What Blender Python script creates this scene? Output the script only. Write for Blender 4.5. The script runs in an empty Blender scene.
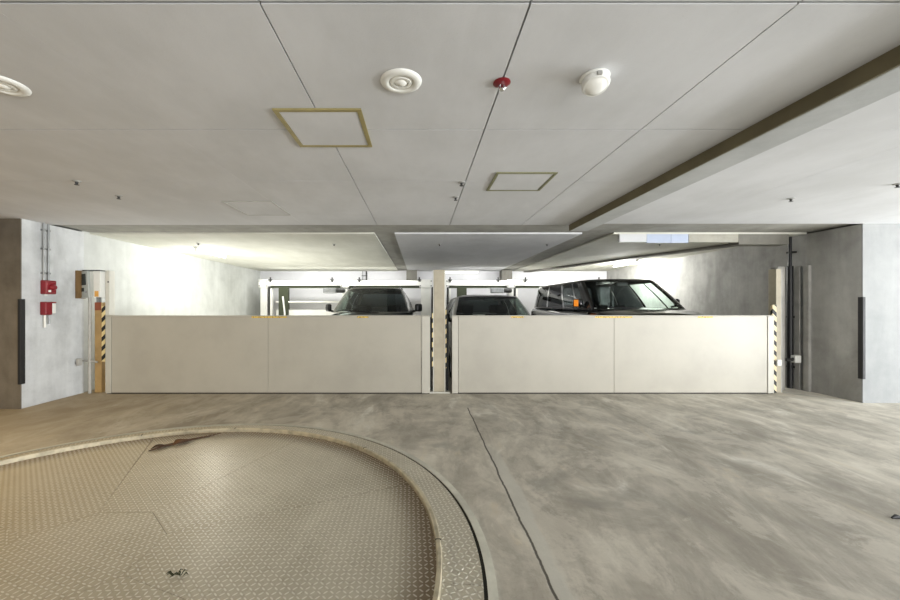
import bpy, bmesh, math, random
from mathutils import Vector, Matrix
R = math.radians
random.seed(7)
scene = bpy.context.scene
COL = scene.collection

# ------------------------------------------------------------------ materials
class NT:
    """small node-graph writer"""
    def __init__(self, name):
        self.m = bpy.data.materials.new(name); self.m.use_nodes = True
        self.t = self.m.node_tree; self.t.nodes.clear()
        self.out = self.n('ShaderNodeOutputMaterial')
    def n(self, typ, **kw):
        nd = self.t.nodes.new(typ)
        for k, v in kw.items(): setattr(nd, k, v)
        return nd
    def put(self, sock, v):
        if isinstance(v, bpy.types.NodeSocket): self.t.links.new(v, sock)
        elif v is not None:
            if hasattr(sock.default_value, '__len__') and isinstance(v, (tuple, list)) and len(v) == 3 and len(sock.default_value) == 4:
                v = (*v, 1)
            sock.default_value = v
    def math(self, op, a, b=None, c=None, clamp=False):
        nd = self.n('ShaderNodeMath', operation=op); nd.use_clamp = clamp
        self.put(nd.inputs[0], a)
        if b is not None: self.put(nd.inputs[1], b)
        if c is not None: self.put(nd.inputs[2], c)
        return nd.outputs[0]
    def mix(self, f, a, b, mode='MIX'):
        nd = self.n('ShaderNodeMix', data_type='RGBA', blend_type=mode)
        self.put(nd.inputs[0], f); self.put(nd.inputs[6], a); self.put(nd.inputs[7], b)
        return nd.outputs[2]
    def coord(self, kind='Object'):
        return self.n('ShaderNodeTexCoord').outputs[kind]
    def mapping(self, v, rot=(0, 0, 0), scale=(1, 1, 1), loc=(0, 0, 0)):
        nd = self.n('ShaderNodeMapping'); self.put(nd.inputs[0], v)
        nd.inputs['Rotation'].default_value = rot; nd.inputs['Scale'].default_value = scale
        nd.inputs['Location'].default_value = loc
        return nd.outputs[0]
    def noise(self, v, scale, detail=4, rough=.55, dist=0):
        nd = self.n('ShaderNodeTexNoise'); self.put(nd.inputs['Vector'], v)
        nd.inputs['Scale'].default_value = scale; nd.inputs['Detail'].default_value = detail
        nd.inputs['Roughness'].default_value = rough; nd.inputs['Distortion'].default_value = dist
        return nd.outputs['Fac']
    def ramp(self, f, lo, hi):
        nd = self.n('ShaderNodeMapRange', interpolation_type='SMOOTHSTEP')
        self.put(nd.inputs[0], f); nd.inputs[1].default_value = lo; nd.inputs[2].default_value = hi
        return nd.outputs[0]
    def sep(self, v):
        nd = self.n('ShaderNodeSeparateXYZ'); self.put(nd.inputs[0], v); return nd.outputs
    def bump(self, h, strength=.3, dist=.01):
        nd = self.n('ShaderNodeBump'); self.put(nd.inputs['Height'], h)
        nd.inputs['Strength'].default_value = strength; nd.inputs['Distance'].default_value = dist
        return nd.outputs[0]
    def principled(self, color, rough=.5, metal=0, normal=None, spec=None, coat=None, emit=None, estr=0):
        nd = self.n('ShaderNodeBsdfPrincipled')
        self.put(nd.inputs['Base Color'], color); self.put(nd.inputs['Roughness'], rough)
        self.put(nd.inputs['Metallic'], metal)
        if normal is not None: self.put(nd.inputs['Normal'], normal)
        if spec is not None: nd.inputs['Specular IOR Level'].default_value = spec
        if coat is not None: nd.inputs['Coat Weight'].default_value = coat
        if emit is not None:
            self.put(nd.inputs['Emission Color'], emit); nd.inputs['Emission Strength'].default_value = estr
        self.t.links.new(nd.outputs[0], self.out.inputs[0])
        return self.m

def s2l(r, g, b):
    f = lambda c: (c / 255 / 12.92) if c <= 10 else ((c / 255 + .055) / 1.055) ** 2.4
    return (f(r), f(g), f(b))

def plain(name, rgb, rough=.5, metal=0, dirt=.12, scale=6, coat=None, bump=0):
    t = NT(name); v = t.coord()
    n = t.noise(v, scale, 5, .6)
    c = t.mix(t.ramp(n, .35, .75), rgb, tuple(x * (1 - dirt * 2) for x in rgb))
    nm = t.bump(t.noise(v, 120, 3), .1, .002) if bump else None
    return t.principled(c, rough, metal, nm, coat=coat)

def concrete(name, a, b, rough=.85, scale=.8, holes=False, stain=None):
    t = NT(name); v = t.coord()
    big = t.noise(v, scale, 6, .6, .4)
    mid = t.noise(v, scale * 5, 5, .6)
    fine = t.noise(v, 60, 4, .6)
    streak = t.noise(t.mapping(v, scale=(3, 3, .35)), 1.5, 5, .6, .5)
    f = t.math('ADD', t.math('MULTIPLY', big, .5), t.math('ADD', t.math('MULTIPLY', mid, .25), t.math('MULTIPLY', streak, .25)))
    c = t.mix(t.ramp(f, .32, .66), b, a)
    c = t.mix(t.math('MULTIPLY', t.ramp(fine, .55, .8), .25), c, tuple(x * .6 for x in b))
    if stain:
        c = t.mix(t.math('MULTIPLY', t.ramp(t.noise(v, .9, 5, .6, .8), .5, .72), .6), c, stain)
    h = t.math('ADD', t.math('MULTIPLY', mid, .7), t.math('MULTIPLY', fine, .3))
    return t.principled(c, rough, 0, t.bump(h, .25, .02), spec=.3)

def board(name, a, b):
    t = NT(name); v = t.coord()
    big = t.noise(v, .7, 5, .6, .3); fine = t.noise(v, 90, 3, .7)
    sm = t.noise(t.mapping(v, scale=(1, .4, 1)), 3, 5, .65)
    c = t.mix(t.ramp(t.math('ADD', t.math('MULTIPLY', big, .6), t.math('MULTIPLY', sm, .4)), .35, .68), a, b)
    c = t.mix(t.math('MULTIPLY', t.ramp(fine, .6, .75), .12), c, (.25, .24, .2))
    return t.principled(c, .9, 0, t.bump(fine, .15, .004), spec=.2)

def floor_mat():
    t = NT('trowelled_concrete_floor'); v = t.coord(); s = t.sep(v)
    wob = t.noise(v, 1.1, 5, .6, 1.2)
    big = t.noise(v, .45, 6, .62, .8)
    sm1 = t.noise(t.mapping(v, rot=(0, 0, R(-6)), scale=(1.5, .62, 1)), 1.0, 7, .64, 1.6)
    sm2 = t.noise(t.mapping(v, rot=(0, 0, R(14)), scale=(2.2, .7, 1)), 1.6, 7, .68, 1.2)
    fine = t.noise(v, 45, 5, .7)
    f = t.math('ADD', t.math('MULTIPLY', big, .35), t.math('ADD', t.math('MULTIPLY', sm1, .4), t.math('MULTIPLY', sm2, .25)))
    c = t.mix(t.ramp(f, .38, .62), s2l(152, 146, 134), s2l(208, 202, 188))
    c = t.mix(t.math('MULTIPLY', t.ramp(sm1, .56, .7), .65), c, s2l(224, 222, 213))      # pale trowel sweeps
    c = t.mix(t.math('MULTIPLY', t.ramp(sm2, .58, .72), .45), c, s2l(192, 178, 150))     # buff laitance
    pat = t.noise(t.mapping(v, scale=(1.0, .8, 1)), 1.7, 8, .72, .5)
    c = t.mix(t.math('MULTIPLY', t.ramp(pat, .50, .58), .38), c, s2l(218, 212, 198))
    c = t.mix(t.math('MULTIPLY', t.ramp(pat, .46, .38), .30), c, s2l(138, 134, 124))
    c = t.mix(t.math('MULTIPLY', t.ramp(wob, .58, .7), .5), c, s2l(142, 140, 132))        # damp grey patches
    brown_mask = t.math('MULTIPLY', t.ramp(t.math('ADD', s[0], t.math('MULTIPLY', wob, 1.5)), .2, -5.5), .75)
    c = t.mix(brown_mask, c, s2l(142, 122, 88))                                               # browner towards the left
    c = t.mix(t.math('MULTIPLY', t.ramp(fine, .55, .75), .18), c, s2l(80, 78, 72))
    # saw-cut joint running away from the lens and the pale patch beside it
    xo = t.math('ADD', s[0], t.math('MULTIPLY', t.math('SUBTRACT', t.noise(t.mapping(v, scale=(0, 1, 0)), 2.5, 6, .7), .5), .05))
    yo = t.math('ADD', s[1], t.math('MULTIPLY', wob, .3))
    strip = t.math('MULTIPLY', t.ramp(xo, .66, .665), t.ramp(t.math('ADD', xo, t.math('MULTIPLY', t.math('SUBTRACT', sm2, .5), .12)), .77, .745))
    strip = t.math('MULTIPLY', strip, t.ramp(yo, 4.2, 3.4))
    c = t.mix(t.math('MULTIPLY', strip, .7), c, s2l(196, 194, 184))
    line = t.math('MULTIPLY', t.ramp(t.math('ABSOLUTE', t.math('SUBTRACT', xo, .655)), .011, .004), t.ramp(s[1], 5.25, 5.2))
    c = t.mix(t.math('MULTIPLY', line, .85), c, s2l(52, 48, 42))
    edge = t.math('MULTIPLY', t.ramp(t.math('ABSOLUTE', t.math('SUBTRACT', s[1], 5.85)), .012, .005), .25)
    c = t.mix(edge, c, s2l(110, 106, 98))
    h = t.math('ADD', t.math('MULTIPLY', sm2, .6), t.math('MULTIPLY', fine, .4))
    h = t.math('SUBTRACT', h, line)
    return t.principled(c, t.math('ADD', .5, t.math('MULTIPLY', f, .45)), 0, t.bump(h, .25, .012), spec=.4)

def tread_mat():
    t = NT('steel_tread_plate'); v = t.coord(); g = t.n('ShaderNodeNewGeometry').outputs['Position']
    s = t.sep(t.mapping(v, scale=(1 / .031,) * 3))
    fx = t.math('SUBTRACT', t.math('FRACT', s[0]), .5); fy = t.math('SUBTRACT', t.math('FRACT', s[1]), .5)
    par = t.math('FLOORED_MODULO', t.math('ADD', t.math('FLOOR', s[0]), t.math('FLOOR', s[1])), 2)
    a = t.math('MULTIPLY', t.math('ADD', fx, fy), .7071); b = t.math('MULTIPLY', t.math('SUBTRACT', fx, fy), .7071)
    inv = t.math('SUBTRACT', 1, par)
    p = t.math('ADD', t.math('MULTIPLY', a, par), t.math('MULTIPLY', b, inv))
    q = t.math('ADD', t.math('MULTIPLY', b, par), t.math('MULTIPLY', a, inv))
    d = t.math('ADD', t.math('POWER', t.math('ABSOLUTE', t.math('DIVIDE', p, .46)), 2), t.math('POWER', t.math('ABSOLUTE', t.math('DIVIDE', q, .15)), 2))
    lug = t.ramp(d, 1.1, .6)
    big = t.noise(g, .8, 5, .62, .6); fine = t.noise(g, 30, 5, .7)
    gx = t.sep(g)
    c = t.mix(t.ramp(big, .35, .65), s2l(200, 194, 176), s2l(226, 220, 202))
    warm = t.math('MULTIPLY', t.ramp(t.math('ADD', gx[0], t.math('MULTIPLY', big, 1.6)), .3, -2.6), .7)
    c = t.mix(warm, c, s2l(212, 190, 146))
    c = t.mix(t.math('MULTIPLY', t.ramp(fine, .5, .75), .35), c, s2l(112, 100, 78))
    rr = t.math('SQRT', t.math('ADD', t.math('POWER', t.math('ADD', gx[0], 1.97), 2), t.math('POWER', t.math('SUBTRACT', gx[1], 2.13), 2)))
    brown_mask = t.math('MULTIPLY', t.ramp(t.math('ADD', rr, t.math('MULTIPLY', t.math('SUBTRACT', big, .5), .25)), 1.80, 2.04), t.ramp(rr, 2.085, 2.075))
    c = t.mix(t.math('MULTIPLY', brown_mask, .85), c, s2l(96, 68, 38))                         # rusty dirt against the rim
    c = t.mix(t.math('MULTIPLY', lug, .8), t.mix(.35, c, s2l(128, 117, 94)), t.mix(.6, c, s2l(246, 243, 234)))
    rough = t.math('SUBTRACT', .45, t.math('MULTIPLY', lug, .16))
    return t.principled(c, rough, .3, t.bump(lug, 1.0, .006), spec=.5)

def hazard_mat(name, light=(225, 205, 150), period=.155, k=-1.0):
    t = NT(name); s = t.sep(t.coord())
    u = t.math('FRACT', t.math('DIVIDE', t.math('ADD', s[2], t.math('MULTIPLY', t.math('ADD', s[0], s[1]), k)), period))
    c = t.mix(t.math('GREATER_THAN', u, .52), s2l(*light), s2l(24, 22, 20))
    return t.principled(c, .5)

def sticker_mat():
    t = NT('caution_sticker'); s = t.sep(t.coord())
    n = t.noise(t.mapping(t.coord(), scale=(60, 1, 40)), 1, 2)
    c = t.mix(t.math('GREATER_THAN', n, .55), s2l(228, 190, 60), s2l(70, 58, 30))
    return t.principled(c, .5)

def glass(name, tint, refl=1.0, base=.05):
    t = NT(name)
    tr = t.n('ShaderNodeBsdfTransparent'); tr.inputs[0].default_value = (*tint, 1)
    gl = t.n('ShaderNodeBsdfGlossy'); gl.inputs['Roughness'].default_value = .03
    gl.inputs[0].default_value = (refl, refl, refl, 1)
    lw = t.n('ShaderNodeLayerWeight'); lw.inputs[0].default_value = .5
    fr = t.math('MULTIPLY', t.math('POWER', lw.outputs['Facing'], 4.5), .9)
    mx = t.n('ShaderNodeMixShader')
    t.put(mx.inputs[0], t.math('ADD', fr, base, clamp=True))
    t.t.links.new(tr.outputs[0], mx.inputs[1]); t.t.links.new(gl.outputs[0], mx.inputs[2])
    t.t.links.new(mx.outputs[0], t.out.inputs[0])
    return t.m

def emission(name, rgb, st):
    t = NT(name)
    return t.principled(rgb, .4, emit=rgb, estr=st)

M = {}
M['floor'] = floor_mat()
M['tread'] = tread_mat()
M['board'] = board('insulation_board', s2l(198, 199, 200), s2l(212, 213, 215))
M['board_rear'] = board('insulation_board_rear', s2l(196, 196, 184), s2l(214, 214, 204))
M['slab'] = concrete('bare_concrete_soffit', s2l(172, 171, 164), s2l(138, 137, 130))
M['olive_shade'] = plain('painted_beam_shade', s2l(112, 104, 80), .9, dirt=.15, scale=2)  # dark olive colour for the shade beside the ceiling beam
M['beam_light'] = concrete('pale_concrete_beam', s2l(184, 186, 185), s2l(166, 168, 167))
M['wall_left'] = concrete('pale_rendered_wall', s2l(214, 216, 216), s2l(172, 174, 174), stain=s2l(140, 141, 140))
M['wall_rear'] = concrete('grey_rendered_wall', s2l(206, 208, 204), s2l(176, 178, 174))
M['wall_right'] = concrete('grey_concrete_wall', s2l(184, 183, 179), s2l(144, 143, 139), stain=s2l(128, 127, 122))
M['wall_end'] = concrete('light_concrete_face', s2l(148, 149, 148), s2l(128, 130, 130))
M['wall_brown_shade'] = concrete('brown_shade_concrete', s2l(116, 108, 96), s2l(86, 79, 68), stain=s2l(72, 64, 52))  # shade on the left pier face is put into this brown
M['white_wall'] = plain('white_painted_panel', s2l(216, 216, 219), .7, dirt=.05, scale=1.2)
M['stub'] = concrete('grey_stub', s2l(128, 126, 118), s2l(100, 98, 92))
M['gate'] = plain('cream_gate_paint', s2l(170, 165, 152), .42, dirt=.06, scale=1.3)
M['gate_edge'] = plain('cream_gate_edge', s2l(182, 178, 166), .4, dirt=.05, scale=2)
M['gate_dark'] = plain('shadow_gap', s2l(58, 54, 48), .8)
M['post'] = plain('tan_post_paint', s2l(178, 169, 148), .5, dirt=.12, scale=3)
M['post_white'] = plain('white_post_paint', s2l(206, 204, 194), .45, dirt=.06, scale=3)
M['post_ochre'] = plain('ochre_post_paint', s2l(176, 146, 96), .5, dirt=.15, scale=3)
M['rustred'] = plain('red_brown_label', s2l(140, 74, 48), .6)
M['orange_label'] = plain('orange_label', s2l(232, 172, 84), .6)
M['steel_white'] = plain('white_lift_paint', s2l(234, 234, 228), .4, dirt=.06, scale=3)
M['steel_grey'] = plain('galvanised_steel', s2l(150, 152, 152), .38, .7, dirt=.15, scale=9)
M['rail_grey'] = plain('grey_rail_paint', s2l(176, 174, 168), .5, 0, dirt=.15, scale=4)
M['black'] = plain('black_rubber', s2l(24, 24, 25), .6, dirt=.1)
M['black_pipe'] = plain('black_pipe', s2l(30, 30, 31), .45)
M['dark_green'] = plain('dark_green_machinery', s2l(58, 64, 44), .6)
M['dark_machine'] = plain('dark_machinery', s2l(48, 48, 46), .5, .3)
M['red'] = plain('red_enamel', s2l(128, 20, 32), .35, dirt=.12, scale=12)
M['white_plastic'] = plain('white_plastic', s2l(228, 228, 222), .4, dirt=.03)
M['lens'] = plain('milky_lens', s2l(238, 238, 232), .18, dirt=.02)
M['plastic_grey'] = plain('grey_plastic', s2l(176, 176, 172), .5)  # plain grey plastic for rosettes and the sensor latch
M['brown_box'] = plain('brown_board', s2l(126, 98, 60), .6, dirt=.15, scale=8)
M['grey_panel'] = plain('grey_control_panel', s2l(168, 172, 168), .4, dirt=.06)
M['screen'] = plain('dark_screen', s2l(52, 58, 58), .2)
M['brass'] = plain('gold_anodised_frame', s2l(158, 146, 96), .5, .25, dirt=.1, scale=9)
M['olive'] = plain('olive_frame', s2l(132, 132, 98), .5, .2, dirt=.1, scale=9)
M['greyframe'] = plain('grey_frame', s2l(166, 166, 158), .6)
M['darkslot'] = plain('dark_slot', s2l(40, 38, 32), .9)
M['rim'] = plain('worn_steel_rim', s2l(206, 196, 170), .42, .45, dirt=.2, scale=14, bump=1)
M['curb'] = concrete('pale_curb', s2l(206, 204, 190), s2l(178, 176, 164), scale=3)
M['leaf'] = plain('dry_leaf', s2l(112, 74, 36), .8, dirt=.3, scale=30)
M['twig'] = plain('dry_twig', s2l(74, 52, 32), .9)
M['weed'] = plain('dry_weed', s2l(52, 54, 30), .9)
M['fascia_blue'] = plain('pale_blue_panel', s2l(170, 180, 200), .35, dirt=.03)
M['fascia_glare'] = plain('white_glare_fascia', s2l(196, 197, 198), .35, dirt=.02)
M['fascia_grey'] = plain('grey_buff_fascia', s2l(158, 155, 142), .6)
M['hazard'] = hazard_mat('hazard_tape')
M['hazard_y'] = hazard_mat('hazard_tape_cream', (222, 206, 166), .16, 1.0)
M['sticker'] = sticker_mat()
M['tube'] = emission('lamp_tube', (1, 1, .97), 14)
M['tube_soft'] = emission('lamp_tube_soft', (1, 1, .97), 2.5)
M['suv'] = plain('dark_grey_car_paint', s2l(116, 117, 112), .28, .3, dirt=.03, coat=1)
M['sedan'] = plain('graphite_car_paint', s2l(168, 168, 166), .4, 0, dirt=.03, coat=.3)
M['van'] = plain('black_car_paint', s2l(16, 16, 19), .12, .2, dirt=.02, coat=1)
M['trim'] = plain('black_trim', s2l(18, 18, 19), .4)
M['cabin'] = plain('dark_cabin', s2l(30, 31, 33), .8)
M['seat_cloth'] = plain('dark_seat_cloth', s2l(26, 26, 28), .85)
M['glass'] = glass('windscreen_glass', (.50, .58, .55), .75, .08)
M['glass_clear'] = glass('door_glass', (.80, .88, .85), .6, .02)
M['glass_dark'] = glass('privacy_glass', (.06, .07, .075), .45, .03)
M['tyre'] = plain('tyre', s2l(28, 28, 28), .85)
M['alloy'] = plain('alloy_wheel', s2l(168, 170, 172), .3, .8)
M['headlamp'] = plain('headlamp_glass', s2l(210, 214, 218), .1)
M['amber'] = emission('amber_lens', s2l(240, 140, 30), .55)
M['chrome'] = plain('chrome', s2l(220, 220, 222), .15, 1)

# ------------------------------------------------------------------ mesh writer
class MB:
    def __init__(self): self.b = bmesh.new()
    def box(self, x0, x1, y0, y1, z0, z1, bev=0, seg=2, mat=None):
        r = bmesh.ops.create_cube(self.b, size=1)
        vs = r['verts']
        for v in vs:
            v.co = Vector(((x0 + x1) / 2 + v.co.x * (x1 - x0), (y0 + y1) / 2 + v.co.y * (y1 - y0), (z0 + z1) / 2 + v.co.z * (z1 - z0)))
        if bev:
            es = list({e for v in vs for e in v.link_edges})
            r = bmesh.ops.bevel(self.b, geom=es, offset=bev, segments=seg, affect='EDGES', profile=.5)
            vs = list({v for f in r['faces'] for v in f.verts} | {v for v in vs if v.is_valid})
        if mat is not None:
            for v in vs: v.co = mat @ v.co
        return self
    def tube(self, pts, r, seg=12, cap=True):
        pts = [Vector(p) for p in pts]; rings = []
        for i, p in enumerate(pts):
            d = (pts[min(i + 1, len(pts) - 1)] - pts[max(i - 1, 0)]).normalized()
            u = d.orthogonal().normalized() if i == 0 else (u - d * u.dot(d)).normalized()
            w = d.cross(u); rr = r[i] if isinstance(r, (list, tuple)) else r
            rings.append([self.b.verts.new(p + (u * math.cos(a) + w * math.sin(a)) * rr) for a in (2 * math.pi * k / seg for k in range(seg))])
        for A, B in zip(rings, rings[1:]):
            for k in range(seg): self.b.faces.new((A[k], A[(k + 1) % seg], B[(k + 1) % seg], B[k]))
        if cap:
            self.b.faces.new(rings[0][::-1]); self.b.faces.new(rings[-1])
        return self
    def lathe(self, prof, seg=40, mat=None, a0=0, a1=2 * math.pi, closed=False):
        full = abs(a1 - a0 - 2 * math.pi) < 1e-6; nseg = seg if full else seg + 1
        cols = []
        for k in range(nseg):
            a = a0 + (a1 - a0) * k / seg; col = []
            for r, z in prof:
                p = Vector((r * math.cos(a), r * math.sin(a), z))
                col.append(self.b.verts.new(mat @ p if mat else p))
            cols.append(col)
        n = len(prof)
        for k in range(seg):
            A, B = cols[k], cols[(k + 1) % nseg]
            for j in range(n if closed else n - 1):
                try: self.b.faces.new((A[j], B[j], B[(j + 1) % n], A[(j + 1) % n]))
                except ValueError: pass
        return self
    def grid(self, fn, nu, nv):
        g = [[self.b.verts.new(fn(i / nu, j / nv)) for j in range(nv + 1)] for i in range(nu + 1)]
        for i in range(nu):
            for j in range(nv):
                self.b.faces.new((g[i][j], g[i + 1][j], g[i + 1][j + 1], g[i][j + 1]))
        return self
    def prism(self, poly, z0, z1):
        lo = [self.b.verts.new((x, y, z0)) for x, y in poly]; hi = [self.b.verts.new((x, y, z1)) for x, y in poly]
        self.b.faces.new(lo[::-1]); self.b.faces.new(hi)
        for k in range(len(poly)):
            j = (k + 1) % len(poly); self.b.faces.new((lo[k], lo[j], hi[j], hi[k]))
        return self
    def build(self, name, mat, parent=None, loc=None, rot=None, smooth=False, weld=True):
        if weld: bmesh.ops.remove_doubles(self.b, verts=self.b.verts, dist=1e-5)
        bmesh.ops.recalc_face_normals(self.b, faces=self.b.faces)
        me = bpy.data.meshes.new(name); self.b.to_mesh(me); self.b.free()
        if smooth:
            for p in me.polygons: p.use_smooth = True
            try: me.set_sharp_from_angle(angle=R(smooth if smooth is not True else 40))
            except Exception: pass
        me.materials.append(M[mat] if isinstance(mat, str) else mat)
        o = bpy.data.objects.new(name, me); COL.objects.link(o)
        if parent: o.parent = parent
        if loc: o.location = loc
        if rot: o.rotation_euler = rot
        return o

def tag(o, label=None, cat=None, group=None, kind=None):
    if label: o['label'] = label
    if cat: o['category'] = cat
    if group: o['group'] = group
    if kind: o['kind'] = kind
    return o
def thing(name, loc, label, cat, group=None, rz=0):
    o = bpy.data.objects.new(name, None); COL.objects.link(o)
    o.location = loc; o.rotation_euler.z = rz; o.empty_display_size = .1
    return tag(o, label, cat, group)
def copy_tree(o, parent=None):
    c = o.copy(); COL.objects.link(c)
    if parent: c.parent = parent
    for ch in list(o.children): copy_tree(ch, c)
    return c
def struct(o): o['kind'] = 'structure'; return o

ZB, ZS = 2.59, 2.616            # underside of boards, underside of slab

# ------------------------------------------------------------------ setting
f = MB(); f.grid(lambda u, v: Vector((-9 + 21 * u, -4 + 17.2 * v, 0)), 2, 2); struct(f.build('floor', 'floor'))
struct(MB().box(-9, 12, -4, 13.3, ZS, ZS + .25).build('ceiling', 'slab'))
# insulation boards fixed under the slab, with open joints between them
xs_main = [(-9, -5.4), (-5.4, -3.3), (-3.3, -1.70), (-1.70, -.63), (-.63, .435), (.435, 1.49), (1.49, 2.2)]
ys_main = [(-4, -.7), (-.7, 1.49), (1.49, 2.565), (2.565, 3.617), (3.617, 5.58)]
def gapx(i):      # half widths of the joints on the left of board column i
    return {3: .0008, 4: .0036, 5: .0042, 6: .0036}.get(i, .0006)
def gapy(j):
    return {2: .007, 3: .0045, 4: .003}.get(j, .001)
for i, (x0, x1) in enumerate(xs_main):
    for j, (y0, y1) in enumerate(ys_main):
        struct(MB().box(x0 + gapx(i), x1 - gapx(i + 1), y0 + gapy(j), y1 - gapy(j + 1), ZB, ZS).build('ceiling_board', 'board'))
for x0, x1 in ((2.46, 3.58), (3.58, 5.0), (5.0, 7.2), (7.2, 12)):
    for y0, y1 in ((-4, -.7), (-.7, 1.49), (1.49, 2.565), (2.565, 5.50)):
        struct(MB().box(x0 + .0012, x1 - .0012, y0 + .0012, y1 - .0012, ZB, ZS).build('ceiling_board', 'board'))
# rear bay boards
for x0, x1 in ((-5.46, -4.1), (-4.1, -2.3), (-2.3, -.75)):
    struct(MB().box(x0 + .001, x1 - .001, 6.28, 13, ZB, ZS).build('ceiling_board', 'board_rear'))
for x0, x1 in ((-.42, .42), (.42, 1.55), (1.55, 2.68)):
    struct(MB().box(x0 + .001, x1 - .001, 6.28, 13, ZB, ZS).build('ceiling_board', 'board'))
for x0, x1 in ((3.2, 4.6), (4.6, 6.39)):
    struct(MB().box(x0 + .001, x1 - .001, 6.28, 13, ZB, ZS).build('ceiling_board', 'board_rear'))
# dropped beam under the right half of the ceiling
struct(MB().box(2.2, 2.46, -4, 5.585, 2.50, ZS, .006).build('ceiling_beam', 'beam_light'))
# beam ends showing above the lifts at the back
struct(MB().box(-.45, -.10, 12.6, 13, 2.22, ZB - .001, .005).build('trim_1', 'stub'))
struct(MB().box(2.72, 3.06, 12.6, 13, 2.22, ZB - .001, .005).build('trim_2', 'stub'))
# walls
struct(MB().box(-9, -5.43, 5.18, 6.14, 0, ZB).build('wall_left', 'wall_left'))
struct(MB().box(-9, -5.431, 5.165, 5.18, 0, ZB).build('wall_left_pier', 'wall_brown_shade'))
struct(MB().box(-9, -5.46, 6.14, 13.3, 0, ZS).build('wall_left_rear', 'wall_rear'))
struct(MB().box(6.39, 12, 5.50, 13.3, 0, ZB).build('wall_right', 'wall_right'))
struct(MB().box(6.391, 12, 5.485, 5.50, 0, ZB).build('wall_right_pier', 'wall_end'))
wb = MB().box(-5.46, 6.39, 13, 13.3, 0, ZS)
struct(wb.build('wall_back', 'white_wall'))
struct(MB().box(-9.2, -9, -4, 5.18, 0, ZS).build('wall_left_far', 'wall_brown_shade'))
# fascia panels and dark concrete beam end closing the right rear bay
struct(MB().box(3.3, 3.75, 6.285, 6.33, 2.46, ZB - .001, .003).build('trim_3', 'fascia_glare'))  # lamp glare on this stretch is put into its white colour
struct(MB().box(3.754, 4.15, 6.285, 6.33, 2.445, ZB - .001, .003).build('trim_4', 'fascia_blue'))
struct(MB().box(4.155, 4.44, 6.285, 6.33, 2.445, ZB - .001, .003).build('trim_5', 'fascia_blue'))
struct(MB().box(4.445, 5.27, 6.285, 6.33, 2.455, ZB - .001, .003).build('trim_6', 'fascia_grey'))
struct(MB().prism([(5.275, 6.285), (6.1, 6.285), (6.1, 6.5), (5.275, 6.5)], 2.42, ZB - .001).build('trim_7', 'stub'))
struct(MB().box(2.188, 2.2005, -4, 5.58, 2.502, ZB, 0).build('beam_shade_strip', 'olive_shade'))  # strip painting the shadow band along the beam's left face
# skewed downstand strip crossing the right rear ceiling
struct(MB().prism([(5.88, 7.25), (6.1, 7.25), (3.75, 12.95), (3.53, 12.95)], 2.545, ZB).build('trim_8', 'stub'))

# ------------------------------------------------------------------ turntable
TC = (-1.97, 2.13, 0)
tt = thing('turntable', TC, 'large round vehicle turntable of steel tread plate set in the floor', 'turntable')
a0 = R(24)
def sector(r0, r1, half, n=24, chord=False):
    m = MB(); ca, cb = Vector((r0 * math.cos(half), -r0 * math.sin(half))), Vector((r0 * math.cos(half), r0 * math.sin(half)))
    inn = [tuple(ca.lerp(cb, k / n)) if chord else (r0 * math.cos(-half + 2 * half * k / n), r0 * math.sin(-half + 2 * half * k / n)) for k in range(n + 1)]
    outp = [(r1 * math.cos(-half + 2 * half * k / n), r1 * math.sin(-half + 2 * half * k / n)) for k in range(n + 1)]
    lo = [[m.b.verts.new((x, y, z)) for x, y in L] for L in (inn, outp) for z in (0.001, .010)]
    i0, i1, o0, o1 = lo
    for k in range(n):
        m.b.faces.new((i1[k], o1[k], o1[k + 1], i1[k + 1])); m.b.faces.new((o0[k], o0[k + 1], o1[k + 1], o1[k]))
        m.b.faces.new((i0[k], i1[k], i1[k + 1], i0[k + 1]))
    m.b.faces.new((i0[0], o0[0], o1[0], i1[0])); m.b.faces.new((i0[n], i1[n], o1[n], o0[n]))
    return m
for k in range(8):
    g = .0018
    sector(.465, 2.06, R(22.5) - g, chord=True).build('deck_plate', 'tread', tt, rot=(0, 0, a0 + R(22.5) + k * R(45)))
MB().prism([(.462 * math.cos(R(45) * k), .462 * math.sin(R(45) * k)) for k in range(8)], .001, .0095).build('hub_plate', 'tread', tt, rot=(0, 0, a0))
MB().lathe([(2.062, .001), (2.062, .044), (2.067, .05), (2.086, .05), (2.092, .044), (2.092, .001)], 144).build('rim', 'rim', tt, smooth=30)
for k, a in enumerate((46, 92, 117, 160, 205, 262, 318, 2)):
    MB().box(-.017, .017, -.003, .003, .0, .007).build('rim_joint', 'darkslot', tt, loc=(2.077 * math.cos(R(a)), 2.077 * math.sin(R(a)), .0445), rot=(0, 0, R(a)))
nrg = 10
for k in range(nrg):
    sector(2.094, 2.298, R(18) - .001, 20).build('ring_plate', 'tread', tt, rot=(0, 0, R(12) + k * R(36)))
MB().lathe([(2.298, .001), (2.298, .004), (2.318, .004), (2.318, .001)], 144).build('gap', 'darkslot', tt)
MB().lathe([(2.318, .001), (2.318, .012), (2.366, .010), (2.366, .001)], 144).build('curb', 'curb', tt)

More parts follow.
